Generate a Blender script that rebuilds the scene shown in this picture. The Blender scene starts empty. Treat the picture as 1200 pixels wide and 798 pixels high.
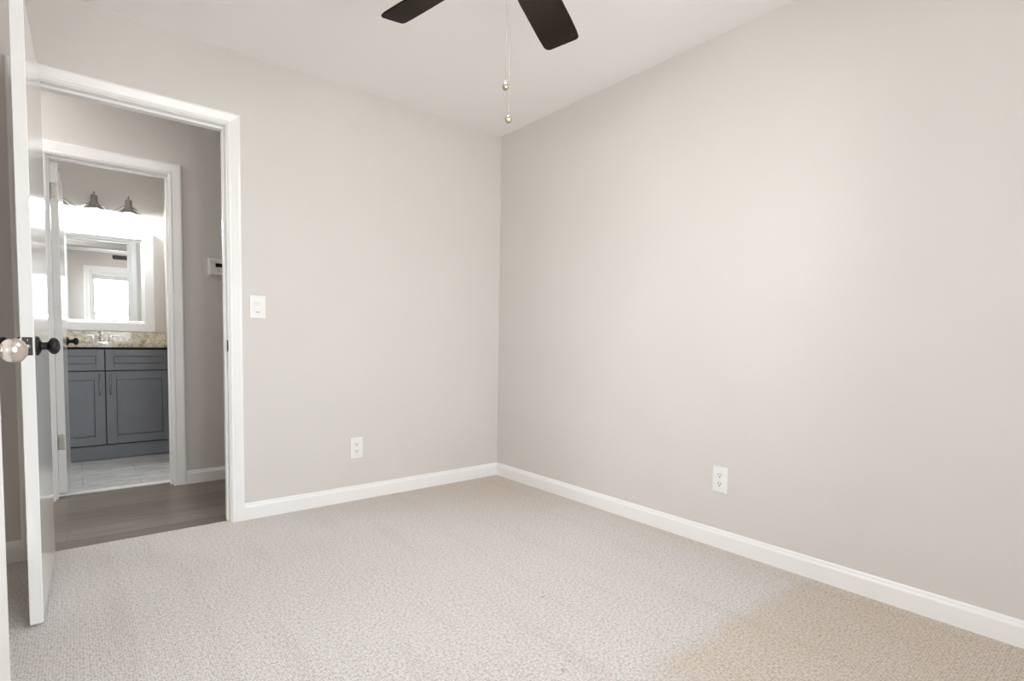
import bpy, bmesh, math, random
from mathutils import Vector, Matrix
random.seed(4)
SC = bpy.context.scene
COL = SC.collection
PI = math.pi

# ------------------------------------------------------------------ camera, sky, light, exposure
cam_d = bpy.data.cameras.new('camera')
cam = bpy.data.objects.new('camera', cam_d)
COL.objects.link(cam)
SC.camera = cam
F_PX, YAW, PITCH, ROLL = 628.548, 0.8832, -0.0548, 0.0158
cam_d.sensor_fit = 'HORIZONTAL'
cam_d.sensor_width = 36.0
cam_d.lens = 36.0 * F_PX / 1200.0
cam_d.shift_x = -3.559 / 1200.0
cam_d.shift_y = 36.643 / 1200.0
cam_d.clip_start = 0.02
_f = Vector((math.cos(PITCH) * math.cos(YAW), math.cos(PITCH) * math.sin(YAW), math.sin(PITCH)))
_r = Vector((math.sin(YAW), -math.cos(YAW), 0))
_u = _r.cross(_f)
_c, _s = math.cos(ROLL), math.sin(ROLL)
_r2, _u2 = _c * _r + _s * _u, -_s * _r + _c * _u
M = Matrix((( _r2.x, _u2.x, -_f.x, -2.3909), (_r2.y, _u2.y, -_f.y, -3.106), (_r2.z, _u2.z, -_f.z, 0.9751), (0, 0, 0, 1)))
cam.matrix_world = M

EXPOSURE = 0.06
SKY = 12.5
BULB = 200.0
FANFILL = 100.0  # strength of the glow added under the fan
HALLFILL = 40.0  # strength of the light added out of view in the hallway
SC.view_settings.view_transform = 'Standard'
SC.view_settings.look = 'None'
SC.view_settings.gamma = 1.0
SC.view_settings.use_curve_mapping = False
SC.view_settings.exposure = EXPOSURE
SC.cycles.max_bounces = 16
SC.cycles.diffuse_bounces = 12
SC.cycles.glossy_bounces = 6
SC.cycles.transparent_max_bounces = 12
SC.cycles.sample_clamp_indirect = 8.0

world = bpy.data.worlds.new('overcast_sky')
SC.world = world
world.use_nodes = True
wn = world.node_tree.nodes
wl = world.node_tree.links
bg = wn['Background']
tc = wn.new('ShaderNodeTexCoord')
sx = wn.new('ShaderNodeSeparateXYZ')
rp = wn.new('ShaderNodeValToRGB')
rp.color_ramp.elements[0].position = 0.42
rp.color_ramp.elements[0].color = (0.86, 0.86, 0.84, 1)
rp.color_ramp.elements[1].position = 0.56
rp.color_ramp.elements[1].color = (0.87, 0.94, 1.0, 1)
mr = wn.new('ShaderNodeMapRange')
mr.inputs['From Min'].default_value = -1
mr.inputs['From Max'].default_value = 1
wl.new(tc.outputs['Generated'], sx.inputs[0])
wl.new(sx.outputs['Z'], mr.inputs['Value'])
wl.new(mr.outputs['Result'], rp.inputs['Fac'])
wl.new(rp.outputs['Color'], bg.inputs['Color'])
bg.inputs['Strength'].default_value = SKY

# window opening of the room (behind the camera)
WX0, WX1, WZ0, WZ1 = -2.16, -0.93, 0.62, 2.12
WY0, WY1 = -3.30, -2.75      # unseen left-wall window, added to light the right wall


def area(name, loc, rot, sx_, sy_, power, color=(1, 1, 1), portal=False):
    d = bpy.data.lights.new(name, 'AREA')
    d.shape = 'RECTANGLE'
    d.size, d.size_y, d.energy, d.color = sx_, sy_, power, color
    if portal:
        d.cycles.is_portal = True
    o = bpy.data.objects.new(name, d)
    o.location = loc
    o.rotation_euler = rot
    COL.objects.link(o)
    return o


area('window_daylight', ((WX0 + WX1) / 2, -3.63, (WZ0 + WZ1) / 2), (PI / 2, 0, 0), WX1 - WX0, WZ1 - WZ0, 1, portal=True)
area('added_side_daylight', (-2.83, (WY0 + WY1) / 2, (WZ0 + WZ1) / 2), (0, -PI / 2, 0), WZ1 - WZ0, WY1 - WY0, 1, portal=True)  # sky portal of the added left-wall window


# ------------------------------------------------------------------ materials
def mat(name, color, rough=0.5, metal=0.0, spec=0.5, coat=0.0, noise=0.0, nscale=8.0, bump=0.0, bscale=200.0, emit=None, estr=0):
    m = bpy.data.materials.new(name)
    m.use_nodes = True
    nt = m.node_tree
    b = nt.nodes['Principled BSDF']
    b.inputs['Base Color'].default_value = (*color, 1)
    b.inputs['Roughness'].default_value = rough
    b.inputs['Metallic'].default_value = metal
    b.inputs['Specular IOR Level'].default_value = spec
    b.inputs['Coat Weight'].default_value = coat
    b.inputs['Coat Roughness'].default_value = 0.08
    t = nt.nodes.new('ShaderNodeTexCoord')
    if noise > 0:
        n = nt.nodes.new('ShaderNodeTexNoise')
        n.inputs['Scale'].default_value = nscale
        n.inputs['Detail'].default_value = 5
        nt.links.new(t.outputs['Object'], n.inputs['Vector'])
        r = nt.nodes.new('ShaderNodeValToRGB')
        r.color_ramp.elements[0].position = 0.3
        r.color_ramp.elements[1].position = 0.7
        r.color_ramp.elements[0].color = tuple(c * (1 - noise) for c in color) + (1,)
        r.color_ramp.elements[1].color = tuple(min(1, c * (1 + noise)) for c in color) + (1,)
        nt.links.new(n.outputs['Fac'], r.inputs['Fac'])
        nt.links.new(r.outputs['Color'], b.inputs['Base Color'])
    if bump > 0:
        n = nt.nodes.new('ShaderNodeTexNoise')
        n.inputs['Scale'].default_value = bscale
        n.inputs['Detail'].default_value = 3
        nt.links.new(t.outputs['Object'], n.inputs['Vector'])
        bp = nt.nodes.new('ShaderNodeBump')
        bp.inputs['Strength'].default_value = bump
        bp.inputs['Distance'].default_value = 0.002
        nt.links.new(n.outputs['Fac'], bp.inputs['Height'])
        nt.links.new(bp.outputs['Normal'], b.inputs['Normal'])
    if emit:
        b.inputs['Emission Color'].default_value = (*emit, 1)
        b.inputs['Emission Strength'].default_value = estr
    return m


WALLP = mat('greige_wall_paint', (0.690, 0.664, 0.634), 0.6, spec=0.35, noise=0.012, nscale=3, bump=0.08, bscale=260)
CEILP = mat('white_ceiling_paint', (0.88, 0.875, 0.865), 0.9, spec=0.2, bump=0.1, bscale=180)
TRIMP = mat('white_trim_paint', (0.90, 0.90, 0.89), 0.28, noise=0.01, nscale=4)
DOORP = mat('white_door_paint', (0.88, 0.88, 0.87), 0.16, coat=0.4, noise=0.01, nscale=3)
BLACK = mat('black_metal', (0.012, 0.011, 0.011), 0.38, metal=0.3, noise=0.1, nscale=30)
DBRONZE = mat('dark_latch_metal', (0.09, 0.085, 0.08), 0.3, metal=0.8, noise=0.1, nscale=40)
NICKEL = mat('satin_nickel', (0.72, 0.66, 0.60), 0.24, metal=1.0, noise=0.03, nscale=40)
BNICKEL = mat('brushed_nickel', (0.36, 0.35, 0.33), 0.22, metal=1.0, noise=0.05, nscale=60)
CHROME = mat('chrome', (0.80, 0.80, 0.80), 0.08, metal=1.0, noise=0.01, nscale=20)
PLATE = mat('white_plastic', (0.85, 0.85, 0.83), 0.35, noise=0.01, nscale=20)
IVORY = mat('thermostat_plastic', (0.80, 0.80, 0.76), 0.45, noise=0.01, nscale=20)
SLOT = mat('dark_slot', (0.03, 0.03, 0.03), 0.6, noise=0.1, nscale=20)
LCD = mat('dark_display', (0.01, 0.012, 0.014), 0.15, noise=0.1, nscale=20)
CABP = mat('slate_blue_cabinet_paint', (0.178, 0.190, 0.216), 0.38, noise=0.04, nscale=6)
CABDARK = mat('cabinet_gap', (0.02, 0.022, 0.027), 0.8, noise=0.1, nscale=10)
MIRR = mat('mirror_glass', (0.93, 0.95, 0.96), 0.0, metal=1.0)
MFRAME = mat('white_mirror_frame', (0.84, 0.85, 0.86), 0.35, noise=0.01, nscale=10)
BLADE = mat('dark_walnut_blade', (0.016, 0.010, 0.006), 0.7, spec=0.2, noise=0.35, nscale=5)
FANM = mat('bronze_fan_metal', (0.05, 0.035, 0.025), 0.4, metal=0.7, noise=0.1, nscale=20)
CHAIN = mat('pull_chain_brass', (0.62, 0.57, 0.48), 0.35, metal=0.8, noise=0.05, nscale=90)
BALL = mat('pull_chain_knob', (0.58, 0.50, 0.38), 0.25, metal=0.9, noise=0.05, nscale=40)
PORC = mat('white_porcelain', (0.85, 0.85, 0.84), 0.12, noise=0.01, nscale=10)
BULBM = mat('lit_bulb', (1, 1, 1), 0.4, emit=(0.97, 0.985, 1.0), estr=BULB)
FANFILLM = mat('added_fan_glow_glass', (0.9, 0.88, 0.85), 0.4, emit=(1.0, 0.985, 0.965), estr=FANFILL)  # glow added to the fan to even out the room's light
CLOSETSHADE = mat('closet_shade_paint', (0.6, 0.57, 0.53), 0.7, noise=0.02)  # closet wall paint with the closet's shade put into its colour
BLINDM = mat('white_blind_slat', (0.82, 0.82, 0.82), 0.4, noise=0.01)
HINGEM = mat('hinge_metal', (0.50, 0.48, 0.43), 0.35, metal=0.9, noise=0.1, nscale=60)


def glass_mat():
    m = bpy.data.materials.new('window_glass')
    m.use_nodes = True
    nt = m.node_tree
    nt.nodes.remove(nt.nodes['Principled BSDF'])
    out = nt.nodes['Material Output']
    tr = nt.nodes.new('ShaderNodeBsdfTransparent')
    gl = nt.nodes.new('ShaderNodeBsdfGlossy')
    gl.inputs['Roughness'].default_value = 0.01
    fr = nt.nodes.new('ShaderNodeFresnel')
    fr.inputs['IOR'].default_value = 1.45
    mx = nt.nodes.new('ShaderNodeMixShader')
    nt.links.new(fr.outputs[0], mx.inputs[0])
    nt.links.new(tr.outputs[0], mx.inputs[1])
    nt.links.new(gl.outputs[0], mx.inputs[2])
    nt.links.new(mx.outputs[0], out.inputs['Surface'])
    return m


WGLASS = glass_mat()


class NT:
    """small helper for node materials"""
    def __init__(self, name):
        self.m = bpy.data.materials.new(name)
        self.m.use_nodes = True
        self.t = self.m.node_tree
        self.b = self.t.nodes['Principled BSDF']

    def n(self, typ, **kw):
        x = self.t.nodes.new(typ)
        for k, v in kw.items():
            if k.startswith('i_'):
                x.inputs[k[2:].replace('_', ' ')].default_value = v
            else:
                setattr(x, k, v)
        return x

    def l(self, a, b):
        self.t.links.new(a, b)

    def math(self, op, a, b=None, clamp=False):
        x = self.t.nodes.new('ShaderNodeMath')
        x.operation = op
        x.use_clamp = clamp
        for i, v in enumerate((a, b)):
            if v is None:
                continue
            if isinstance(v, (int, float)):
                x.inputs[i].default_value = v
            else:
                self.l(v, x.inputs[i])
        return x.outputs[0]

    def ramp(self, fac, stops):
        r = self.t.nodes.new('ShaderNodeValToRGB')
        e = r.color_ramp.elements
        while len(e) < len(stops):
            e.new(0.5)
        for k, (p, c) in enumerate(stops):
            e[k].position = p
            e[k].color = (*c, 1)
        self.l(fac, r.inputs['Fac'])
        return r.outputs['Color']

    def mix(self, fac, a, b, mode='MIX'):
        x = self.t.nodes.new('ShaderNodeMix')
        x.data_type = 'RGBA'
        x.blend_type = mode
        for sock, v in ((x.inputs[0], fac), (x.inputs[6], a), (x.inputs[7], b)):
            if isinstance(v, (int, float)):
                sock.default_value = v
            elif isinstance(v, tuple):
                sock.default_value = (*v, 1)
            else:
                self.l(v, sock)
        return x.outputs[2]


def carpet_mat():
    k = NT('beige_berber_carpet')
    co = k.n('ShaderNodeTexCoord').outputs['Object']
    vo = k.n('ShaderNodeTexVoronoi', i_Scale=128.0, i_Randomness=0.55)
    vo.voronoi_dimensions = '2D'
    k.l(co, vo.inputs['Vector'])
    loop = k.math('MULTIPLY', vo.outputs['Distance'], 1.3, True)
    # nap: paler, greyer field with a ragged edge, beige tufts where it was not walked or vacuumed
    sp = k.n('ShaderNodeSeparateXYZ')
    k.l(co, sp.inputs[0])
    n1 = k.n('ShaderNodeTexNoise', i_Scale=2.2, i_Detail=4.0, i_Roughness=0.6)
    k.l(co, n1.inputs['Vector'])
    nn = k.math('SUBTRACT', n1.outputs['Fac'], 0.5)
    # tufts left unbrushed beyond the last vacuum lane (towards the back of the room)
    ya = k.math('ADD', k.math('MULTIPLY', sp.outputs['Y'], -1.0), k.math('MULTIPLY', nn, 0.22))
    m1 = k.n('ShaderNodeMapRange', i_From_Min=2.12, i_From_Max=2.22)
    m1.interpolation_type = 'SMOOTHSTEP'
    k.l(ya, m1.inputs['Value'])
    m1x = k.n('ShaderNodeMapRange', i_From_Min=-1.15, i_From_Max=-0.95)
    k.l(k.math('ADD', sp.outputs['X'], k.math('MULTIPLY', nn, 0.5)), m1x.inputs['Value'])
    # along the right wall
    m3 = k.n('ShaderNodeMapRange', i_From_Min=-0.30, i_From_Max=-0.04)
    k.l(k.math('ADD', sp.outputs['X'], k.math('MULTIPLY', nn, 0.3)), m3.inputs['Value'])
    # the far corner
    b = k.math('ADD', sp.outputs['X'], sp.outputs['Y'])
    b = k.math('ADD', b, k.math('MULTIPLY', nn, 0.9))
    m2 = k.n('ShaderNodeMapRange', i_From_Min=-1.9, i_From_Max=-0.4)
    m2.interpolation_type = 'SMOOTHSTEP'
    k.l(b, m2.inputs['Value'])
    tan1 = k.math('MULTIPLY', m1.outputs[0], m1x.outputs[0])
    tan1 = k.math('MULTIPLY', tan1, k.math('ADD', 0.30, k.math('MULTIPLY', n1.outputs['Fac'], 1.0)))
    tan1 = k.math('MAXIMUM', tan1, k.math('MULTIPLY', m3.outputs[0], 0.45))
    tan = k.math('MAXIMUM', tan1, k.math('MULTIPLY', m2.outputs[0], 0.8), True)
    mp = k.n('ShaderNodeMapping')
    mp.inputs['Scale'].default_value = (9.0, 0.9, 1)
    mp.inputs['Rotation'].default_value = (0, 0, 0.12)
    k.l(co, mp.inputs['Vector'])
    n2 = k.n('ShaderNodeTexNoise', i_Scale=1.0, i_Detail=3.0)
    k.l(mp.outputs[0], n2.inputs['Vector'])
    streak = k.ramp(n2.outputs['Fac'], [(0.30, (0.945, 0.935, 0.925)), (0.46, (1, 1, 1)), (0.7, (1.0, 1.0, 1.0))])
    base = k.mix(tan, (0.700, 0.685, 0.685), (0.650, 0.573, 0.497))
    n3 = k.n('ShaderNodeTexNoise', i_Scale=95.0, i_Detail=2.0)
    k.l(co, n3.inputs['Vector'])
    fleck = k.ramp(n3.outputs['Fac'], [(0.34, (0.80, 0.77, 0.73)), (0.52, (1, 1, 1)), (0.7, (1.06, 1.05, 1.03))])
    col = k.mix(1.0, base, fleck, 'MULTIPLY')
    col = k.mix(1.0, col, streak, 'MULTIPLY')
    shade = k.ramp(loop, [(0.1, (1.04, 1.04, 1.04)), (0.45, (0.97, 0.96, 0.95)), (0.75, (0.78, 0.745, 0.71))])
    col = k.mix(1.0, col, shade, 'MULTIPLY')
    # small dark stains
    for (sx_, sy_, rr) in ((-0.937, -0.141, 0.010), (-1.37, -0.66, 0.007), (-1.02, -1.63, 0.011), (-0.03, -1.70, 0.010), (-1.284, -2.007, 0.011), (-1.24, -1.99, 0.008), (-1.628, -0.567, 0.006)):
        dx = k.math('SUBTRACT', sp.outputs['X'], sx_)
        dy = k.math('SUBTRACT', sp.outputs['Y'], sy_)
        d = k.math('SQRT', k.math('ADD', k.math('MULTIPLY', dx, dx), k.math('MULTIPLY', dy, dy)))
        d = k.math('ADD', d, k.math('MULTIPLY', n3.outputs['Fac'], 0.012))
        f = k.math('MULTIPLY', k.math('LESS_THAN', d, rr + 0.004), 0.33)
        col = k.mix(f, col, (0.20, 0.17, 0.14))
    k.l(col, k.b.inputs['Base Color'])
    k.b.inputs['Roughness'].default_value = 0.95
    k.b.inputs['Specular IOR Level'].default_value = 0.1
    k.b.inputs['Sheen Weight'].default_value = 0.15
    h = k.math('SUBTRACT', 1.0, loop)
    bp = k.n('ShaderNodeBump', i_Strength=0.4, i_Distance=0.003)
    k.l(h, bp.inputs['Height'])
    k.l(bp.outputs[0], k.b.inputs['Normal'])
    return k.m


def wood_mat():
    k = NT('grey_brown_plank_floor')
    co = k.n('ShaderNodeTexCoord').outputs['Object']
    br = k.n('ShaderNodeTexBrick', i_Scale=1.0)
    br.offset = 0.37
    br.inputs['Brick Width'].default_value = 1.22
    br.inputs['Row Height'].default_value = 0.178
    br.inputs['Mortar Size'].default_value = 0.0012
    br.inputs['Color1'].default_value = (0.0, 0.0, 0.0, 1)
    br.inputs['Color2'].default_value = (1, 1, 1, 1)
    br.inputs['Mortar'].default_value = (0.5, 0.5, 0.5, 1)
    k.l(co, br.inputs['Vector'])
    mp = k.n('ShaderNodeMapping')
    mp.inputs['Scale'].default_value = (1.6, 22, 1)
    k.l(co, mp.inputs['Vector'])
    n = k.n('ShaderNodeTexNoise', i_Scale=1.5, i_Detail=8.0, i_Roughness=0.6, i_Distortion=0.8)
    k.l(mp.outputs[0], n.inputs['Vector'])
    plank = k.ramp(br.outputs['Color'], [(0, (0.150, 0.122, 0.098)), (1, (0.225, 0.190, 0.158))])
    grain = k.ramp(n.outputs['Fac'], [(0.3, (0.72, 0.70, 0.68)), (0.5, (1, 1, 1)), (0.72, (1.22, 1.2, 1.18))])
    col = k.mix(1.0, plank, grain, 'MULTIPLY')
    col = k.mix(k.math('MULTIPLY', br.outputs['Fac'], 0.6), col, (0.03, 0.025, 0.02))
    k.l(col, k.b.inputs['Base Color'])
    k.b.inputs['Roughness'].default_value = 0.36
    return k.m


def tile_mat():
    k = NT('grey_marble_floor_tile')
    co = k.n('ShaderNodeTexCoord').outputs['Object']
    mp0 = k.n('ShaderNodeMapping')
    mp0.inputs['Location'].default_value = (0.235, -0.12, 0)
    k.l(co, mp0.inputs['Vector'])
    br = k.n('ShaderNodeTexBrick', i_Scale=1.0)
    br.offset = 0.5
    br.inputs['Brick Width'].default_value = 0.61
    br.inputs['Row Height'].default_value = 0.305
    br.inputs['Mortar Size'].default_value = 0.003
    k.l(mp0.outputs[0], br.inputs['Vector'])
    mp = k.n('ShaderNodeMapping')
    mp.inputs['Rotation'].default_value = (0, 0, 0.5)
    mp.inputs['Scale'].default_value = (1.5, 5, 1)
    k.l(co, mp.inputs['Vector'])
    n = k.n('ShaderNodeTexNoise', i_Scale=2.2, i_Detail=9.0, i_Distortion=1.6)
    k.l(mp.outputs[0], n.inputs['Vector'])
    col = k.ramp(n.outputs['Fac'], [(0.35, (0.82, 0.83, 0.83)), (0.5, (0.76, 0.77, 0.77)), (0.56, (0.62, 0.63, 0.63)), (0.64, (0.80, 0.80, 0.80))])
    col = k.mix(br.outputs['Fac'], col, (0.55, 0.56, 0.56))
    k.l(col, k.b.inputs['Base Color'])
    k.b.inputs['Roughness'].default_value = 0.16
    return k.m


def granite_mat():
    k = NT('speckled_beige_granite')
    co = k.n('ShaderNodeTexCoord').outputs['Object']
    n = k.n('ShaderNodeTexNoise', i_Scale=26.0, i_Detail=7.0, i_Roughness=0.7, i_Distortion=0.6)
    k.l(co, n.inputs['Vector'])
    v = k.n('ShaderNodeTexVoronoi', i_Scale=110.0)
    k.l(co, v.inputs['Vector'])
    a = k.ramp(n.outputs['Fac'], [(0.32, (0.20, 0.17, 0.13)), (0.43, (0.52, 0.45, 0.33)), (0.52, (0.70, 0.66, 0.56)), (0.68, (0.78, 0.76, 0.70))])
    s = k.ramp(v.outputs['Distance'], [(0.0, (0.78, 0.76, 0.72)), (0.4, (1, 1, 1))])
    k.l(k.mix(1.0, a, s, 'MULTIPLY'), k.b.inputs['Base Color'])
    k.b.inputs['Roughness'].default_value = 0.12
    return k.m


CARPET, WOOD, TILE, GRANITE = carpet_mat(), wood_mat(), tile_mat(), granite_mat()


# ------------------------------------------------------------------ mesh helpers
def new_bm():
    return bmesh.new()


def bx(bm, x0, x1, y0, y1, z0, z1, bev=0.0, seg=2):
    t = bmesh.new()
    bmesh.ops.create_cube(t, size=1.0)
    for v in t.verts:
        v.co = Vector(((x0 + x1) / 2 + v.co.x * abs(x1 - x0), (y0 + y1) / 2 + v.co.y * abs(y1 - y0), (z0 + z1) / 2 + v.co.z * abs(z1 - z0)))
    if bev > 0:
        bmesh.ops.bevel(t, geom=t.edges[:], offset=bev, segments=seg, affect='EDGES', profile=0.7)
    join(bm, t)


def join(bm, t, mw=None):
    me = bpy.data.meshes.new('tmp')
    t.to_mesh(me)
    t.free()
    if mw is not None:
        me.transform(mw)
    bm.from_mesh(me)
    bpy.data.meshes.remove(me)


def lathe(bm, prof, seg=40, mw=None):
    """prof: (radius, height) pairs turned about z; mw places it"""
    t = bmesh.new()
    rings = []
    for r, z in prof:
        if r < 1e-6:
            rings.append([t.verts.new((0, 0, z))])
        else:
            rings.append([t.verts.new((r * math.cos(2 * PI * k / seg), r * math.sin(2 * PI * k / seg), z)) for k in range(seg)])
    for a, b in zip(rings[:-1], rings[1:]):
        for k in range(seg):
            q = (k + 1) % seg
            if len(a) == 1 and len(b) == 1:
                continue
            if len(a) == 1:
                t.faces.new((a[0], b[q], b[k]))
            elif len(b) == 1:
                t.faces.new((a[k], a[q], b[0]))
            else:
                t.faces.new((a[k], a[q], b[q], b[k]))
    bmesh.ops.recalc_face_normals(t, faces=t.faces[:])
    for f in t.faces:
        f.smooth = True
    join(bm, t, mw)


def tube(bm, pts, r, seg=12, closed_ends=True):
    pts = [Vector(p) for p in pts]
    rad = r if isinstance(r, (list, tuple)) else [r] * len(pts)
    t = bmesh.new()
    rings = []
    prev = None
    for i, p in enumerate(pts):
        d = (pts[min(i + 1, len(pts) - 1)] - pts[max(i - 1, 0)]).normalized()
        if prev is None:
            ref = Vector((0, 0, 1)) if abs(d.z) < 0.9 else Vector((1, 0, 0))
            u = d.cross(ref).normalized()
        else:
            u = (prev - d * prev.dot(d)).normalized()
        prev = u
        w = d.cross(u)
        rings.append([t.verts.new(p + rad[i] * (u * math.cos(2 * PI * k / seg) + w * math.sin(2 * PI * k / seg))) for k in range(seg)])
    for a, b in zip(rings[:-1], rings[1:]):
        for k in range(seg):
            q = (k + 1) % seg
            t.faces.new((a[k], a[q], b[q], b[k]))
    if closed_ends:
        t.faces.new(rings[0][::-1])
        t.faces.new(rings[-1])
    bmesh.ops.recalc_face_normals(t, faces=t.faces[:])
    for f in t.faces:
        f.smooth = len(f.verts) == 4
    join(bm, t)


def sweep(bm, rings_co):
    """closed-section rings joined one after the other, capped"""
    t = bmesh.new()
    rings = [[t.verts.new(c) for c in ring] for ring in rings_co]
    n = len(rings[0])
    for a, b in zip(rings[:-1], rings[1:]):
        for k in range(n):
            q = (k + 1) % n
            t.faces.new((a[k], a[q], b[q], b[k]))
    t.faces.new(rings[0][::-1])
    t.faces.new(rings[-1])
    bmesh.ops.recalc_face_normals(t, faces=t.faces[:])
    join(bm, t)


def obj(name, bm, material, parent=None, loc=None, smooth_angle=None, kind=None):
    me = bpy.data.meshes.new(name)
    bm.to_mesh(me)
    bm.free()
    for m in (material if isinstance(material, (list, tuple)) else [material]):
        me.materials.append(m)
    o = bpy.data.objects.new(name, me)
    COL.objects.link(o)
    if parent is not None:
        o.parent = parent
    if loc is not None:
        o.location = loc
    if kind:
        o['kind'] = kind
    return o


def struct(name, bm, m, parent=None, loc=None):
    return obj(name, bm, m, parent, loc, kind='structure' if parent is None else None)


def tag(o, label, cat, group=None):
    o['label'] = label
    o['category'] = cat
    if group:
        o['group'] = group
    return o


def thing(name, label, cat, loc=(0, 0, 0), rotz=0, group=None):
    o = bpy.data.objects.new(name, None)
    o.empty_display_size = 0.1
    COL.objects.link(o)
    o.location = loc
    o.rotation_euler = (0, 0, rotz)
    return tag(o, label, cat, group)


def copy_tree(o, parent=None):
    c = o.copy()
    COL.objects.link(c)
    if parent is not None:
        c.parent = parent
    for ch in [x for x in bpy.data.objects if x.parent == o]:
        copy_tree(ch, c)
    return c


def RX(a): return Matrix.Rotation(a, 4, 'X')
def RY(a): return Matrix.Rotation(a, 4, 'Y')
def RZ(a): return Matrix.Rotation(a, 4, 'Z')
def T(x, y, z): return Matrix.Translation((x, y, z))


# ------------------------------------------------------------------ the setting
H = 2.44
WT = 0.115
AX, AY = -3.25, -1.20  # unseen alcove, added so light bounces in behind the open room door
XL = -2.70          # left wall of the room
YB = -3.50          # back wall of the room (behind the camera)
DX0, DX1, DZ = -2.522, -1.772, 2.055      # room door opening in wall_left side (plane y = 0)
CY = 1.03           # hallway far wall
BX0, BX1, BZ = -2.495, -1.906, 2.012      # bathroom door opening
BY = 2.72           # bathroom back wall
BXR = -1.742        # bathroom right wall
HX0, HX1 = -3.65, 0.9


def wall_x(name, y0, y1, x0, x1, holes, mat_, z1=H):
    """wall running along x with rectangular holes (hx0, hx1, hz0, hz1)"""
    bm = new_bm()
    cur = x0
    for (a, b, c, d) in sorted(holes):
        bx(bm, cur, a, y0, y1, 0, z1)
        if c > 0:
            bx(bm, a, b, y0, y1, 0, c)
        bx(bm, a, b, y0, y1, d, z1)
        cur = b
    bx(bm, cur, x1, y0, y1, 0, z1)
    bmesh.ops.remove_doubles(bm, verts=bm.verts[:], dist=1e-5)
    return struct(name, bm, mat_)


def wall_y(name, x0, x1, y0, y1, holes, mat_, z1=H):
    bm = new_bm()
    cur = y0
    for (a, b, c, d) in sorted(holes):
        bx(bm, x0, x1, cur, a, 0, z1)
        if c > 0:
            bx(bm, x0, x1, a, b, 0, c)
        bx(bm, x0, x1, a, b, d, z1)
        cur = b
    bx(bm, x0, x1, cur, y1, 0, z1)
    bmesh.ops.remove_doubles(bm, verts=bm.verts[:], dist=1e-5)
    return struct(name, bm, mat_)


J = 0.018  # jamb thickness
# floors
bm = new_bm()
bx(bm, XL, 0, YB, 0.0, -0.05, 0)
bx(bm, AX, XL, AY, 0.0, -0.05, 0)
bx(bm, DX0 - J, DX1 + J, 0.0, 0.035, -0.05, 0.0)
struct('floor', bm, CARPET)
bm = new_bm()
bx(bm, HX0, HX1, 0.035, CY + 0.0, -0.05, -0.007)
bx(bm, BX0 - J, BX1 + J, CY, CY + WT - 0.01, -0.05, -0.007)
struct('floor_hallway', bm, WOOD)
bm = new_bm()
bx(bm, HX0, BXR, CY + WT + 0.03, BY, -0.05, -0.004)
struct('floor_bathroom', bm, TILE)
bm = new_bm()
bx(bm, BX0 - J, BX1 + J, CY + WT - 0.01, CY + WT + 0.03, -0.05, 0.002, 0.003)
struct('trim_threshold', bm, TRIMP)
# ceilings
bm = new_bm()
bx(bm, XL - WT, WT, YB - WT, WT / 2, H, H + 0.1)
bx(bm, AX - WT, XL - WT, AY - WT, WT / 2, H, H + 0.1)
struct('ceiling', bm, CEILP)
bm = new_bm()
bx(bm, HX0 - WT, HX1 + WT, WT / 2, BY + WT, H, H + 0.1)
struct('ceiling_hallway', bm, CEILP)
# walls
wall_x('wall_front', 0, WT, HX0, HX1, [(DX0 - J, DX1 + J, 0, DZ + J)], WALLP)
wall_y('wall_right', 0, WT, YB - WT, 0, [], WALLP)
CLY0, CLY1 = -1.945, -1.325      # closet opening in the left wall
wall_y('wall_added_alcove_left', AX - WT, AX, AY, 0, [], WALLP)
wall_x('wall_added_alcove', AY - WT, AY, AX - WT, XL - WT, [], WALLP)
wall_y('wall_left', XL - WT, XL, YB - WT, AY, [(CLY0 - J, CLY1 + J, 0, DZ + J), (WY0, WY1, WZ0, WZ1)], WALLP)
wall_x('wall_back', YB - WT, YB, XL, 0, [(WX0, WX1, WZ0, WZ1)], WALLP)
wall_x('wall_hallway', CY, CY + WT, HX0, HX1, [(BX0 - J, BX1 + J, 0, BZ + J)], WALLP)
wall_y('wall_hallway_left', HX0 - WT, HX0, WT, BY, [], WALLP)
wall_y('wall_hallway_right', HX1, HX1 + WT, WT, CY + WT, [], WALLP)
wall_x('wall_bathroom_back', BY, BY + WT, HX0, BXR, [], WALLP)
wall_y('wall_bathroom_right', BXR, BXR + WT, CY + WT, BY + WT, [], WALLP)
# closet behind the left wall
bm = new_bm()
bx(bm, XL - 0.75, XL - WT, -2.25, -2.2, 0, H)
bx(bm, XL - 0.80, XL - 0.75, -2.25, AY - WT, 0, H)
bx(bm, XL - 0.75, XL - WT, -2.2, AY - WT, -0.05, 0)
bx(bm, XL - 0.80, XL - WT, -2.25, AY - WT, H, H + 0.05)
struct('wall_closet', bm, CLOSETSHADE)


# door jambs with stops, casings
CAS = [(0.0, 0.0), (0.0, 0.010), (0.010, 0.0135), (0.016, 0.0135), (0.020, 0.0105), (0.030, 0.0125), (0.055, 0.0165), (0.066, 0.0185), (0.075, 0.0185), (0.083, 0.014), (0.083, 0.0)]


def casing(name, u0, u1, ztop, place, w=0.083, floor=0.0, reveal=0.005):
    """profile swept round a door opening; place(u, depth, z) -> xyz"""
    s = w / 0.083
    u0, u1, ztop = u0 - reveal, u1 + reveal, ztop + reveal
    rings = []
    for (cu, cz, du, dz) in ((u0, floor, -1, 0), (u0, ztop, -1, 1), (u1, ztop, 1, 1), (u1, floor, 1, 0)):
        rings.append([place(cu + du * a * s, b, cz + dz * a * s) for a, b in CAS])
    bm = new_bm()
    sweep(bm, rings)
    return struct(name, bm, TRIMP)


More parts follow.
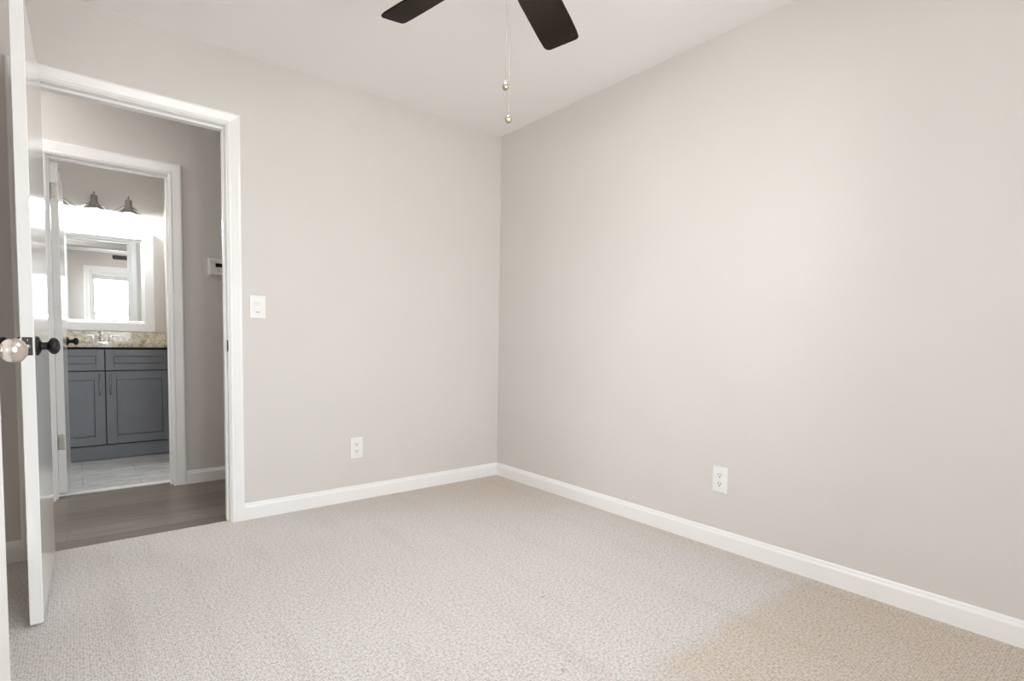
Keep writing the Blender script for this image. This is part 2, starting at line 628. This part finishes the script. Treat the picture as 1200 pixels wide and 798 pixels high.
def jamb_x(name, x0, x1, z1, y0, y1, stop_y, m=TRIMP, z0=0.0):
    bm = new_bm()
    bx(bm, x0 - J, x0, y0, y1, z0, z1 + J)
    bx(bm, x1, x1 + J, y0, y1, z0, z1 + J)
    bx(bm, x0, x1, y0, y1, z1, z1 + J)
    sy0, sy1 = stop_y
    bx(bm, x0, x0 + 0.011, sy0, sy1, z0, z1, 0.002)
    bx(bm, x1 - 0.011, x1, sy0, sy1, z0, z1, 0.002)
    bx(bm, x0 + 0.011, x1 - 0.011, sy0, sy1, z1 - 0.011, z1, 0.002)
    return struct(name, bm, m)


j1 = jamb_x('trim_1', DX0, DX1, DZ, -0.001, WT + 0.001, (0.036, 0.070))
casing('trim_2', DX0, DX1, DZ, lambda u, d, z: (u, -d, z), w=0.060)
casing('trim_3', DX0, DX1, DZ, lambda u, d, z: (u, WT + d, z), w=0.060, floor=-0.007)
jamb_x('trim_4', BX0, BX1, BZ, CY - 0.001, CY + WT + 0.001, (CY + 0.040, CY + 0.074), z0=-0.007)
casing('trim_5', BX0, BX1, BZ, lambda u, d, z: (u, CY - d, z), w=0.070, floor=-0.007)
casing('trim_6', BX0, BX1, BZ, lambda u, d, z: (u, CY + WT + d, z), w=0.070, floor=-0.004)
casing('trim_7', CLY0, CLY1, DZ, lambda u, d, z: (XL + d, u, z), w=0.070)
bm = new_bm()
bx(bm, XL - WT, XL, CLY0 - J, CLY0, 0, DZ + J)
bx(bm, XL - WT, XL, CLY1, CLY1 + J, 0, DZ + J)
bx(bm, XL - WT, XL, CLY0, CLY1, DZ, DZ + J)
struct('trim_8', bm, TRIMP)
# strike plate on the room door's right jamb
bm = new_bm()
bx(bm, DX1 - 0.0015, DX1 + 0.001, 0.004, 0.030, 0.905, 0.962, 0.0005, 1)
bx(bm, DX1 - 0.004, DX1 - 0.001, -0.004, 0.006, 0.918, 0.949, 0.001, 1)
obj('strike_plate', bm, BLACK, j1)

# baseboards
BASE = [(0, 0), (0.014, 0), (0.014, 0.066), (0.0125, 0.071), (0.009, 0.076), (0.0075, 0.084), (0.004, 0.089), (0, 0.089)]


def baseboard(name, p0, p1, nrm, z0=0.0, m0=0.0, m1=0.0):
    """p0 -> p1 along a wall, nrm out of the wall; m0/m1 mitre signs at the ends"""
    p0, p1, nrm = Vector((*p0, 0)), Vector((*p1, 0)), Vector((*nrm, 0))
    d = (p1 - p0).normalized()
    rings = []
    for p, m in ((p0, m0), (p1, m1)):
        rings.append([p + nrm * a + d * (a * m) + Vector((0, 0, z0 + b)) for a, b in BASE])
    bm = new_bm()
    sweep(bm, rings)
    return struct(name, bm, TRIMP)


CO = 0.065
baseboard('baseboard_front', (DX1 + CO, 0), (0, 0), (0, -1), m1=-1)
baseboard('baseboard_front_left', (AX, 0), (DX0 - CO, 0), (0, -1), m0=1)
baseboard('baseboard_right', (0, 0), (0, YB), (-1, 0), m0=1, m1=-1)
baseboard('baseboard_back', (0, YB), (XL, YB), (0, 1), m0=1, m1=-1)
baseboard('baseboard_left', (XL, YB), (XL, CLY0 - 0.075), (1, 0), m0=1)
baseboard('baseboard_left_far', (XL, CLY1 + 0.075), (XL, AY), (1, 0), m1=1)
baseboard('baseboard_added_alcove', (XL, AY), (AX, AY), (0, 1), m0=-1, m1=-1)
baseboard('baseboard_added_alcove_left', (AX, AY), (AX, 0), (1, 0), m0=1, m1=-1)
baseboard('baseboard_hallway', (BX1 + 0.075, CY), (HX1, CY), (0, -1), z0=-0.007, m1=-1)
baseboard('baseboard_hallway_left', (HX0, CY), (BX0 - 0.075, CY), (0, -1), z0=-0.007, m0=1)
baseboard('baseboard_hallway_near', (HX1, WT), (DX1 + CO, WT), (0, 1), z0=-0.007, m0=1)
baseboard('baseboard_bathroom', (HX0, BY), (-2.69, BY), (0, -1), z0=-0.004, m0=1)

# ---- windows (the one in the back wall is seen in the bathroom mirror, the left one is added for light): double-hung sashes
def window(name, wu0, wu1, mulls, M, trim, blind_labels):
    """built in a local frame: u along the wall, y = 0 the room face of the wall, +y into the room; M places it"""
    def put(nm, bm, m, parent=None):
        bm.transform(M)
        if M.to_3x3().determinant() < 0:
            bmesh.ops.reverse_faces(bm, faces=bm.faces[:])
        return obj(nm, bm, m, parent)
    bm = new_bm()
    bx(bm, wu0, wu0 + 0.02, -WT, 0.004, WZ0, WZ1)
    bx(bm, wu1 - 0.02, wu1, -WT, 0.004, WZ0, WZ1)
    bx(bm, wu0, wu1, -WT, 0.004, WZ1 - 0.02, WZ1)
    bx(bm, wu0, wu1, -WT, 0.004, WZ0, WZ0 + 0.02)
    edges = [wu0 + 0.02]
    for mx in mulls:
        bx(bm, mx - 0.03, mx + 0.03, -WT, 0.004, WZ0, WZ1)
        edges += [mx - 0.03, mx + 0.03]
    edges.append(wu1 - 0.02)
    lights = list(zip(edges[0::2], edges[1::2]))
    w1 = put(name, bm, TRIMP)
    w1['kind'] = 'structure'
    bm = new_bm()
    bx(bm, wu0 - 0.09, wu1 + 0.09, -0.02, 0.05, WZ0 - 0.03, WZ0 - 0.001, 0.006)
    put('window_sill', bm, TRIMP, w1)
    zm = (WZ0 + WZ1) / 2
    for (a, b) in lights:
        for (c, d, yy) in ((WZ0 + 0.02, zm + 0.02, -0.060), (zm - 0.02, WZ1 - 0.02, -0.085)):
            bm = new_bm()
            bx(bm, a, a + 0.04, yy - 0.012, yy + 0.012, c, d)
            bx(bm, b - 0.04, b, yy - 0.012, yy + 0.012, c, d)
            bx(bm, a + 0.04, b - 0.04, yy - 0.012, yy + 0.012, c, c + 0.04)
            bx(bm, a + 0.04, b - 0.04, yy - 0.012, yy + 0.012, d - 0.04, d)
            s_ = put('sash', bm, TRIMP, w1)
            bm = new_bm()
            bx(bm, a + 0.04, b - 0.04, yy - 0.002, yy + 0.002, c + 0.04, d - 0.04)
            put('pane', bm, WGLASS, s_)
    rings = []
    for (cu, cz, du, dz) in ((wu0, WZ0, -1, 0), (wu0, WZ1, -1, 1), (wu1, WZ1, 1, 1), (wu1, WZ0, 1, 0)):
        rings.append([(cu + du * a, b, cz + dz * a) for a, b in CAS])
    bm = new_bm()
    sweep(bm, rings)
    put(trim, bm, TRIMP)['kind'] = 'structure'
    for (a, b), lab in zip(lights, blind_labels):
        a, b = a + 0.005, b - 0.005
        w = (b - a) / 2
        t = thing('window_blind', lab, 'blind')
        t.matrix_world = M @ T((a + b) / 2, -0.02, WZ1 - 0.02)
        bm = new_bm()
        bx(bm, -w, w, -0.022, 0.022, -0.045, 0, 0.003)
        obj('head_rail', bm, BLINDM, t)
        bm = new_bm()
        for q in range(12):
            bx(bm, -w + 0.005, w - 0.005, -0.022, 0.022, -0.052 - q * 0.0055, -0.049 - q * 0.0055)
        obj('slat_stack', bm, BLINDM, t)
        bm = new_bm()
        bx(bm, -w + 0.003, w - 0.003, -0.022, 0.022, -0.132, -0.115, 0.003)
        obj('bottom_rail', bm, BLINDM, t)


window('window_1', WX0, WX1, (-1.545,), T(0, YB, 0), 'trim_9', (
    'white slatted blind drawn up over the window half reflected in the bathroom mirror', 'white slatted blind drawn up over the window half nearer the outlet wall'))
window('added_side_window', -WY1, -WY0, (), T(XL, 0, 0) @ RZ(-PI / 2), 'trim_10', ('white slatted blind drawn up over the added unseen window beside the closet',))  # unseen window, added as extra daylight for the right wall


# ------------------------------------------------------------------ doors
def knob_bm(side=1, ball=0.0285, rose=0.033, reach=0.045, flat=0.6):
    """door knob turned about local x, rose on the face at x = 0, pointing +x (side = 1)"""
    rose_bm, knob_ = new_bm(), new_bm()
    mw = RY(side * PI / 2)
    lathe(rose_bm, [(0, 0), (rose, 0), (rose, 0.003), (rose * 0.93, 0.007), (rose * 0.72, 0.011), (0.016, 0.014), (0, 0.014)], 40, mw)
    q = [(ball * math.sin(a), reach - ball * flat * math.cos(a)) for a in [PI * t / 16 for t in range(3, 17)]]
    q[-1] = (0, q[-1][1])
    lathe(knob_, [(0, 0.009), (0.0155, 0.010), (0.0135, 0.014), (0.0125, 0.020), (0.0135, reach - ball * flat * 0.95)] + q, 40, mw)
    return rose_bm, knob_


def add_knob(parent, x, y, z, side, m, ball=0.0285, rose=0.033, reach=0.045, flat=0.6):
    r, k = knob_bm(side, ball, rose, reach, flat)
    ro = obj('knob_rose', r, m, parent, (x, y, z))
    kn = obj('door_knob', k, m, parent, (x, y, z))
    return ro, kn


def door(name, width, height, thick, loc, rotz, zb=0.012):
    """slab hinged at the origin, extending along local -y; face at local +x"""
    bm = new_bm()
    bx(bm, -thick, 0, -width, 0, zb, height, 0.0015, 1)
    o = obj(name, bm, DOORP, None, loc)
    o.rotation_euler = (0, 0, rotz)
    o['kind'] = 'structure'
    return o


# room door, opened a touch past a right angle, its latch edge towards the room
rot = -math.atan2(0.014, 0.74)
d1 = door('door_1', 0.738, 2.046, 0.035, (-2.478, -0.022, 0), rot)
add_knob(d1, 0, -0.738 + 0.066, 0.938, 1, BLACK)
add_knob(d1, -0.035, -0.738 + 0.066, 0.938, -1, BLACK)
bm = new_bm()
bx(bm, -0.0305, -0.0045, -0.7395, -0.7375, 0.908, 0.967, 0.0008, 1)
lp = obj('latch_plate', bm, DBRONZE, d1)
bm = new_bm()
lathe(bm, [(0, 0), (0.0085, 0), (0.0085, 0.007), (0.0055, 0.011), (0, 0.011)], 20, T(-0.0175, -0.7395, 0.9375) @ RX(PI / 2))
obj('latch_bolt', bm, BNICKEL, lp)
for z in (0.957, 0.918):
    bm = new_bm()
    lathe(bm, [(0, 0), (0.0035, 0), (0.0028, 0.0012), (0, 0.0012)], 12, T(-0.0175, -0.7395, z) @ RX(PI / 2))
    obj('screw', bm, BNICKEL, lp)


def hinge(parent, z, m, back, h=0.089):
    """leaf on the hinge edge of a slab whose local origin is the hinge corner"""
    bm = new_bm()
    bx(bm, -0.032, 0.0, -0.0005, 0.0018, z - h / 2, z + h / 2, 0.0006, 1)
    tube(bm, [(back, 0.004, z - h / 2 - 0.002), (back, 0.004, z + h / 2 + 0.002)], 0.006)
    return obj('hinge', bm, m, parent)


for z in (0.25, 1.02, 1.83):
    hinge(d1, z, BNICKEL, -0.038)

# bathroom door, folded back into the bathroom: local -y of the slab points along +y of the world
B_ANG = PI + 0.028
d2 = door('door_2', 0.565, 2.000, 0.038, (-2.484, CY + WT + 0.010, 0), PI - 0.028, zb=0.010)
# in this slab local +x is world -x, so the face seen from the room is the local -x face
d2.rotation_euler = (0, 0, PI - 0.028)
add_knob(d2, -0.038, -0.505, 0.935, -1, BLACK, ball=0.026, rose=0.030, reach=0.048)
add_knob(d2, 0.0, -0.505, 0.935, 1, BLACK, ball=0.026, rose=0.030, reach=0.048)
for z in (0.325, 1.83):
    bm = new_bm()
    bx(bm, -0.033, -0.001, -0.0005, 0.0022, z - 0.047, z + 0.047, 0.004, 2)
    tube(bm, [(0.006, 0.004, z - 0.05), (0.006, 0.004, z + 0.05)], 0.006)
    hg = obj('hinge', bm, HINGEM, d2)
    for q in (-0.03, 0, 0.03):
        bm = new_bm()
        lathe(bm, [(0, 0), (0.0035, 0), (0.0028, 0.001), (0, 0.001)], 10, T(-0.017 + (0.006 if q == 0 else -0.004), 0.0020, z + q) @ RX(-PI / 2))
        obj('screw', bm, HINGEM, hg)

# closet door standing ajar at the left edge of the view
d3 = door('door_3', 0.61, 2.02, 0.035, (XL - 0.007, -1.925, 0), 0)
d3.rotation_euler = (0, 0, PI - math.atan2(0.142, 0.593))
add_knob(d3, -0.035, -0.550, 0.938, -1, NICKEL, ball=0.0290, rose=0.032, reach=0.046, flat=0.86)
add_knob(d3, 0.0, -0.550, 0.938, 1, NICKEL, ball=0.0290, rose=0.032, reach=0.046, flat=0.86)
for z in (0.25, 1.02, 1.83):
    hinge(d3, z, NICKEL, -0.040)


# ------------------------------------------------------------------ wall plates
def outlet(label, loc, rotz):
    """plate in local xz, facing local -y"""
    t = thing('wall_outlet', label, 'outlet', loc, rotz, 'duplex outlets low on the walls')
    bm = new_bm()
    bx(bm, -0.039, 0.039, -0.0055, 0.0, -0.063, 0.063, 0.003, 3)
    obj('face_plate', bm, PLATE, t)
    for s in (1, -1):
        zc = s * 0.0215
        bm = new_bm()
        n = 28
        ring = []
        for k in range(n):
            a = 2 * PI * k / n
            ring.append((0.0175 * math.cos(a), max(-0.0145, min(0.0145, 0.0175 * math.sin(a)))))
        sweep(bm, [[(p[0], -0.005, zc + p[1]) for p in ring], [(p[0], -0.0080, zc + p[1]) for p in ring]])
        r = obj('receptacle', bm, PLATE, t)
        bm = new_bm()
        bx(bm, -0.0078, -0.0052, -0.0084, -0.0075, zc - 0.001, zc + 0.009)
        bx(bm, 0.0052, 0.0078, -0.0084, -0.0075, zc - 0.000, zc + 0.0085)
        lathe(bm, [(0, 0), (0.0032, 0), (0.0032, 0.0009), (0, 0.0009)], 14, T(0, -0.0075, zc - 0.0075) @ RX(PI / 2))
        obj('slots', bm, SLOT, r)
    bm = new_bm()
    lathe(bm, [(0, 0), (0.0035, 0), (0.0028, 0.0012), (0, 0.0012)], 14, T(0, -0.0055, 0) @ RX(PI / 2))
    obj('screw', bm, PLATE, t)
    return t


outlet('white duplex outlet low on the wall between doorway and corner', (-1.080, 0, 0.320), 0)
outlet('white duplex outlet low on the long right wall', (0, -1.767, 0.331), -PI / 2)

t = thing('light_switch', 'white rocker light switch beside the doorway casing', 'light switch', (-1.630, 0, 1.142))
bm = new_bm()
bx(bm, -0.039, 0.039, -0.0055, 0, -0.060, 0.060, 0.003, 3)
obj('face_plate', bm, PLATE, t)
bm = new_bm()
bx(bm, -0.0165, 0.0165, -0.0070, -0.005, -0.033, 0.033, 0.001, 2)
fr = obj('switch_frame', bm, PLATE, t)
bm = new_bm()
sweep(bm, [[(x, -0.0068, -0.020), (x, -0.0088, -0.020), (x, -0.0076, 0.006), (x, -0.0108, 0.031), (x, -0.0068, 0.031)] for x in (-0.0145, 0.0145)])
obj('rocker', bm, PLATE, t)
bm = new_bm()
bx(bm, -0.010, 0.010, -0.0074, -0.0068, -0.0300, -0.0255)
obj('slider_slot', bm, mat('grey_slot', (0.35, 0.34, 0.33), 0.5, noise=0.05), t)

t = thing('thermostat', 'pale rectangular thermostat with dark display on the hallway wall', 'thermostat', (-1.610, CY, 1.450))
bm = new_bm()
bx(bm, -0.074, 0.074, -0.008, 0, -0.058, 0.058, 0.003, 2)
obj('wall_plate', bm, IVORY, t)
bm = new_bm()
bx(bm, -0.069, 0.069, -0.028, -0.008, -0.052, 0.052, 0.006, 3)
bd = obj('housing', bm, IVORY, t)
bm = new_bm()
bx(bm, -0.034, 0.034, -0.0287, -0.0275, 0.000, 0.026, 0.0004, 1)
obj('display', bm, LCD, bd)
bm = new_bm()
for q in range(3):
    bx(bm, -0.028 + q * 0.022, -0.016 + q * 0.022, -0.0298, -0.0275, -0.028, -0.020, 0.0008, 1)
obj('buttons', bm, IVORY, bd)

# ------------------------------------------------------------------ ceiling fan
FX, FY, FZ = -1.362, -1.767, 2.164
fan = thing('ceiling_fan', 'five-bladed ceiling fan with dark brown blades', 'ceiling fan', (FX, FY, H))
bm = new_bm()
lathe(bm, [(0, 0), (0.085, 0), (0.088, -0.02), (0.075, -0.045), (0.06, -0.055), (0.10, -0.062), (0.125, -0.080), (0.130, -0.120), (0.125, -0.200), (0.10, -0.232), (0.0, -0.232)], 48)
obj('motor_housing', bm, FANM, fan)
bm = new_bm()
lathe(bm, [(0, -0.230), (0.07, -0.230), (0.072, -0.245), (0.060, -0.255), (0.060, -0.266), (0.080, -0.275), (0.112, -0.285), (0.115, -0.296), (0.0, -0.296)], 48)
obj('switch_housing', bm, FANM, fan)
bm = new_bm()
lathe(bm, [(0.108, -0.296), (0.107, -0.304), (0.100, -0.318), (0.080, -0.334), (0.045, -0.346), (0.010, -0.350), (0.0, -0.350)], 48)
obj('added_glow_bowl', bm, FANFILLM, fan)  # glowing bowl added above the view to fill the room with light
BLADE_OUT = [(0.135, 0.030), (0.17, 0.045), (0.24, 0.052), (0.34, 0.058), (0.46, 0.065), (0.525, 0.067), (0.545, 0.062), (0.555, 0.052),
             (0.577, -0.050), (0.577, -0.060), (0.568, -0.068), (0.53, -0.072), (0.44, -0.075), (0.34, -0.076), (0.24, -0.070), (0.17, -0.050), (0.135, -0.030)]


def blade_mesh():
    bm = new_bm()
    sweep(bm, [[(x, y, 0.0032) for x, y in BLADE_OUT], [(x, y, -0.0032) for x, y in BLADE_OUT]])
    bmesh.ops.bevel(bm, geom=[e for e in bm.edges if abs(e.verts[0].co.z - e.verts[1].co.z) < 1e-5], offset=0.0015, segments=2, affect='EDGES')
    return bm


PITCHB = -0.31
b0 = None
for k in range(5):
    ang = math.radians(27.3 + 72 * k)
    if b0 is None:
        b0 = obj('blade', blade_mesh(), BLADE, fan)
        bm = new_bm()
        bx(bm, 0.085, 0.150, -0.016, 0.016, -0.002, 0.010, 0.002, 1)
        sweep(bm, [[(0.14, -0.018, 0.0035), (0.14, 0.018, 0.0035), (0.205, 0.040, 0.0035), (0.235, 0.0, 0.0035), (0.205, -0.040, 0.0035)],
                   [(0.14, -0.018, 0.0085), (0.14, 0.018, 0.0085), (0.205, 0.040, 0.0085), (0.235, 0.0, 0.0085), (0.205, -0.040, 0.0085)]])
        for (sx_, sy_) in ((0.20, 0.025), (0.20, -0.025), (0.222, 0)):
            lathe(bm, [(0, -0.0055), (0.004, -0.005), (0.005, -0.003), (0.005, 0.009), (0, 0.009)], 10, T(sx_, sy_, 0))
        obj('blade_iron', bm, FANM, b0)
        bl = b0
    else:
        bl = copy_tree(b0, fan)
    bl.location = (0, 0, FZ - H)
    bl.rotation_mode = 'XYZ'
    bl.matrix_local = T(0, 0, FZ - H) @ RZ(ang) @ RX(PITCHB)


def pull_chain(dx, dy, ztop, zend):
    bm = new_bm()
    n = int((ztop - zend) / 0.0042)
    tube(bm, [(dx, dy, ztop - H), (dx, dy, zend - H)], 0.0007, 6)
    for q in range(n):
        z = ztop - H - q * 0.0042
        bmesh.ops.create_icosphere(bm, subdivisions=1, radius=0.0015, matrix=T(dx, dy, z))
    c = obj('pull_chain', bm, CHAIN, fan)
    bm = new_bm()
    z = zend - H
    lathe(bm, [(0, 0.006), (0.0025, 0.005), (0.003, 0.001), (0.006, -0.002), (0.0088, -0.007), (0.0096, -0.011), (0.0078, -0.017), (0.004, -0.0200), (0, -0.0205)], 20, T(dx, dy, z))
    obj('pull_knob', bm, BALL, c)


pull_chain(-0.063, -0.100, 2.150, 1.712)
pull_chain(-0.056, -0.106, 2.150, 1.621)

# ------------------------------------------------------------------ bathroom vanity
VX0, VX1, VY = -2.665, -1.756, 2.20
van = thing('bathroom_vanity', 'slate blue shaker bathroom vanity cabinet under the granite top', 'vanity', ((VX0 + VX1) / 2, VY, -0.004))
vw = (VX1 - VX0) / 2
SEAM = -2.210 - (VX0 + VX1) / 2
bm = new_bm()
bx(bm, -vw, -vw + 0.018, 0.020, BY - VY - 0.001, 0.0, 0.889)
bx(bm, vw - 0.018, vw, 0.020, BY - VY - 0.001, 0.0, 0.889)
bx(bm, -vw + 0.018, vw - 0.018, BY - VY - 0.008, BY - VY - 0.001, 0.0, 0.889)
bx(bm, -vw + 0.018, vw - 0.018, 0.020, BY - VY - 0.008, 0.10, 0.118)
obj('carcass', bm, CABP, van)
bm = new_bm()
bx(bm, -vw, vw, 0.006, 0.020, 0.004, 0.112, 0.001, 1)
obj('toe_board', bm, CABP, van)
bm = new_bm()
bx(bm, -vw, vw, 0.012, 0.022, 0.112, 0.889)
obj('face_frame', bm, CABDARK, van)


def shaker(name, x0, x1, z0, z1, st, parent):
    """framed front, frame proud of its flat centre panel"""
    bm = new_bm()
    y0, y1 = -0.008, 0.012
    bx(bm, x0, x0 + st, y0, y1, z0, z1, 0.0012, 1)
    bx(bm, x1 - st, x1, y0, y1, z0, z1, 0.0012, 1)
    bx(bm, x0 + st, x1 - st, y0, y1, z0, z0 + st, 0.0012, 1)
    bx(bm, x0 + st, x1 - st, y0, y1, z1 - st, z1, 0.0012, 1)
    f = obj(name, bm, CABP, parent)
    bm = new_bm()
    bx(bm, x0 + st + 0.003, x1 - st - 0.003, 0.004, 0.012, z0 + st + 0.003, z1 - st - 0.003)
    obj('panel', bm, CABP, f)
    return f


def pull(parent, x, z0, z1):
    bm = new_bm()
    tube(bm, [(x, -0.034, z0), (x, -0.034, z1)], 0.0055, 14)
    for z in (z0 + 0.022, z1 - 0.022):
        tube(bm, [(x, -0.034, z), (x, -0.007, z)], 0.0045, 10)
    return obj('handle', bm, BNICKEL, parent)


g = 0.003
shaker('drawer', -vw + 0.010, SEAM - g, 0.708, 0.872, 0.052, van)
shaker('drawer', SEAM + g, vw - 0.010, 0.708, 0.872, 0.052, van)
dl = shaker('door', -vw + 0.010, SEAM - g, 0.122, 0.700, 0.066, van)
dr = shaker('door', SEAM + g, vw - 0.010, 0.122, 0.700, 0.066, van)
pull(dl, SEAM - 0.036, 0.515, 0.680)
pull(dr, SEAM + 0.032, 0.515, 0.680)

# granite top with an oval sink hole
SXc, SYc, SA, SB = -2.209, 2.43, 0.20, 0.145
CT0, CT1 = 0.886, 0.915


def counter():
    cu = bpy.data.curves.new('c', 'CURVE')
    cu.dimensions = '2D'
    cu.fill_mode = 'BOTH'
    cu.extrude = (CT1 - CT0) / 2
    cu.bevel_depth = 0.0
    for pts in ([(VX0 - 0.004, 2.168), (BXR - 0.001, 2.168), (BXR - 0.001, BY - 0.001), (VX0 - 0.004, BY - 0.001)],
                [(SXc + SA * math.cos(2 * PI * k / 40), SYc + SB * math.sin(2 * PI * k / 40)) for k in range(40)]):
        s = cu.splines.new('POLY')
        s.points.add(len(pts) - 1)
        for p, q in zip(s.points, pts):
            p.co = (*q, 0, 1)
        s.use_cyclic_u = True
    tmp = bpy.data.objects.new('tmp', cu)
    COL.objects.link(tmp)
    dg = bpy.context.evaluated_depsgraph_get()
    me = bpy.data.meshes.new_from_object(tmp.evaluated_get(dg))
    bpy.data.objects.remove(tmp)
    bm = bmesh.new()
    bm.from_mesh(me)
    bmesh.ops.translate(bm, verts=bm.verts[:], vec=(0, 0, (CT0 + CT1) / 2))
    return bm


ct = obj('vanity_countertop', counter(), GRANITE)
tag(ct, 'speckled beige granite countertop on the slate blue vanity', 'countertop')
bm = new_bm()
bx(bm, VX0 - 0.004, BXR - 0.001, BY - 0.021, BY - 0.001, CT1, CT1 + 0.100, 0.002, 1)
tag(obj('backsplash', bm, GRANITE), 'low speckled granite backsplash strip under the white-framed mirror', 'backsplash')
bm = new_bm()
prof = [(1.0, 0.0), (1.03, 0.0), (1.03, -0.008), (0.97, -0.05), (0.80, -0.105), (0.45, -0.130), (0.1, -0.135), (0.0, -0.135)]
lathe(bm, [(r, z) for r, z in prof], 48, T(SXc, SYc, CT0 - 0.001) @ Matrix.Diagonal((SA, SB, 1, 1)))
o = obj('sink_basin', bm, PORC, ct)

# faucet
fa = thing('faucet', 'chrome two-handle faucet at the back of the granite countertop', 'faucet', (-2.209, 2.615, CT1))
bm = new_bm()
n = 32
ring = [(0.085 * math.copysign(abs(math.cos(2 * PI * k / n)) ** 0.6, math.cos(2 * PI * k / n)), 0.026 * math.copysign(abs(math.sin(2 * PI * k / n)) ** 0.8, math.sin(2 * PI * k / n))) for k in range(n)]
sweep(bm, [[(x, y, 0) for x, y in ring], [(x, y, 0.010) for x, y in ring], [(x * 0.93, y * 0.85, 0.016) for x, y in ring]])
obj('base', bm, CHROME, fa)
bm = new_bm()
tube(bm, [(0, 0, 0.012), (0, 0, 0.045), (0, -0.006, 0.066), (0, -0.030, 0.086), (0, -0.062, 0.088), (0, -0.092, 0.074), (0, -0.104, 0.056)], [0.019, 0.016, 0.015, 0.014, 0.013, 0.012, 0.012], 16)
lathe(bm, [(0, 0.060), (0.004, 0.062), (0.004, 0.086), (0.007, 0.090), (0.006, 0.098), (0, 0.100)], 14, T(0, 0.010, 0))
obj('spout', bm, CHROME, fa)
for s in (-1, 1):
    bm = new_bm()
    lathe(bm, [(0, 0.012), (0.021, 0.012), (0.021, 0.022), (0.015, 0.034), (0.013, 0.046), (0.017, 0.052), (0.014, 0.060), (0, 0.062)], 24, T(s * 0.060, 0, 0))
    tube(bm, [(s * 0.060, 0, 0.053), (s * 0.078, -0.006, 0.060), (s * 0.100, -0.012, 0.058), (s * 0.116, -0.016, 0.050)], [0.009, 0.008, 0.007, 0.005], 10)
    obj('handle', bm, CHROME, fa)

# ------------------------------------------------------------------ mirror
MX0, MX1, MZ0, MZ1, MD = -2.650, -1.829, 1.017, 1.893, 0.045
mi = thing('wall_mirror', 'wide white-framed rectangular mirror above the granite backsplash', 'mirror', ((MX0 + MX1) / 2, BY, (MZ0 + MZ1) / 2))
hw, hh, fw = (MX1 - MX0) / 2, (MZ1 - MZ0) / 2, 0.094
PROF = [(0, 0), (0, 0.040), (0.006, MD), (0.070, MD), (0.078, 0.038), (0.088, 0.034), (fw, 0.024), (fw, 0)]
rings = []
for (cx_, cz_) in ((-1, -1), (1, -1), (1, 1), (-1, 1), (-1, -1)):
    rings.append([(cx_ * (hw - a), -b, cz_ * (hh - a)) for a, b in PROF])
bm = new_bm()
tb = bmesh.new()
rr = [[tb.verts.new(c) for c in ring] for ring in rings[:4]]
for i in range(4):
    a, b = rr[i], rr[(i + 1) % 4]
    for k in range(len(PROF)):
        q = (k + 1) % len(PROF)
        tb.faces.new((a[k], a[q], b[q], b[k]))
bmesh.ops.recalc_face_normals(tb, faces=tb.faces[:])
join(bm, tb)
obj('frame', bm, MFRAME, mi)
bm = new_bm()
bx(bm, -hw + fw - 0.004, hw - fw + 0.004, -0.020, -0.004, -hh + fw - 0.004, hh - fw + 0.004)
obj('mirror_glass', bm, MIRR, mi)

# ------------------------------------------------------------------ vanity light
vl = thing('vanity_light', 'three-lamp brushed nickel vanity light above the bathroom mirror', 'wall light', (-2.240, BY, 2.03))
bm = new_bm()
n = 40
ring = [(0.055 * math.cos(2 * PI * k / n), 0.028 * math.sin(2 * PI * k / n) + 0.045) for k in range(n)]
sweep(bm, [[(x, 0, z) for x, z in ring], [(x, -0.014, z) for x, z in ring], [(x * 0.9, -0.022, 0.045 + (z - 0.045) * 0.86) for x, z in ring]])
obj('back_plate', bm, BNICKEL, vl)
bm = new_bm()
pts = []
for i in range(61):
    x = -0.30 + 0.60 * i / 60
    pts.append((x, -0.045, 0.045 + 0.030 * math.cos(2 * PI * x / 0.232)))
tube(bm, pts, 0.0065, 12)
tube(bm, [(0.0, -0.018, 0.045), (0.0, -0.045, 0.075)], 0.008, 10)
obj('wave_arm', bm, CHROME, vl)
for k in (-1, 0, 1):
    cx_, cy_ = k * 0.232, -0.130
    bm = new_bm()
    outer = [(0, 0.135), (0.005, 0.133), (0.0065, 0.126), (0.004, 0.118), (0.004, 0.112), (0.020, 0.105), (0.024, 0.094), (0.025, 0.060), (0.028, 0.044), (0.040, 0.024), (0.064, 0.002), (0.090, -0.016), (0.093, -0.020)]
    inner = [(0.090, -0.0195), (0.063, -0.002), (0.038, 0.019), (0.024, 0.040), (0.021, 0.050), (0, 0.052)]
    lathe(bm, outer + inner, 40, T(cx_, cy_, 0))
    sh = obj('lamp_shade', bm, BNICKEL, vl)
    bm = new_bm()
    z0 = 0.075
    tube(bm, [(cx_, -0.045, z0), (cx_, -0.075, 0.075), (cx_, -0.108, 0.088)], 0.006, 10)
    obj('arm', bm, BNICKEL, sh)
    bm = new_bm()
    lathe(bm, [(0, 0.045), (0.014, 0.042), (0.018, 0.020), (0.030, -0.010), (0.034, -0.035), (0.030, -0.058), (0.017, -0.070), (0, -0.073)], 28, T(cx_, cy_, 0))
    obj('light_bulb', bm, BULBM, sh)

# ------------------------------------------------------------------ unseen ceiling light, added to brighten hallway and bathroom
hl = thing('added_hall_light', 'added unseen round flush light that brightens the hallway', 'ceiling light', (-3.05, 0.58, H))
bm = new_bm()
lathe(bm, [(0, 0), (0.155, 0), (0.160, -0.012), (0.150, -0.030), (0.0, -0.030)], 40)
obj('added_light_base', bm, BNICKEL, hl)
bm = new_bm()
lathe(bm, [(0.140, -0.030), (0.138, -0.050), (0.115, -0.080), (0.07, -0.098), (0.0, -0.104)], 40)
obj('added_glow_shade', bm, mat('added_hall_glow_glass', (0.9, 0.9, 0.88), 0.4, emit=(1.0, 0.99, 0.97), estr=HALLFILL), hl)
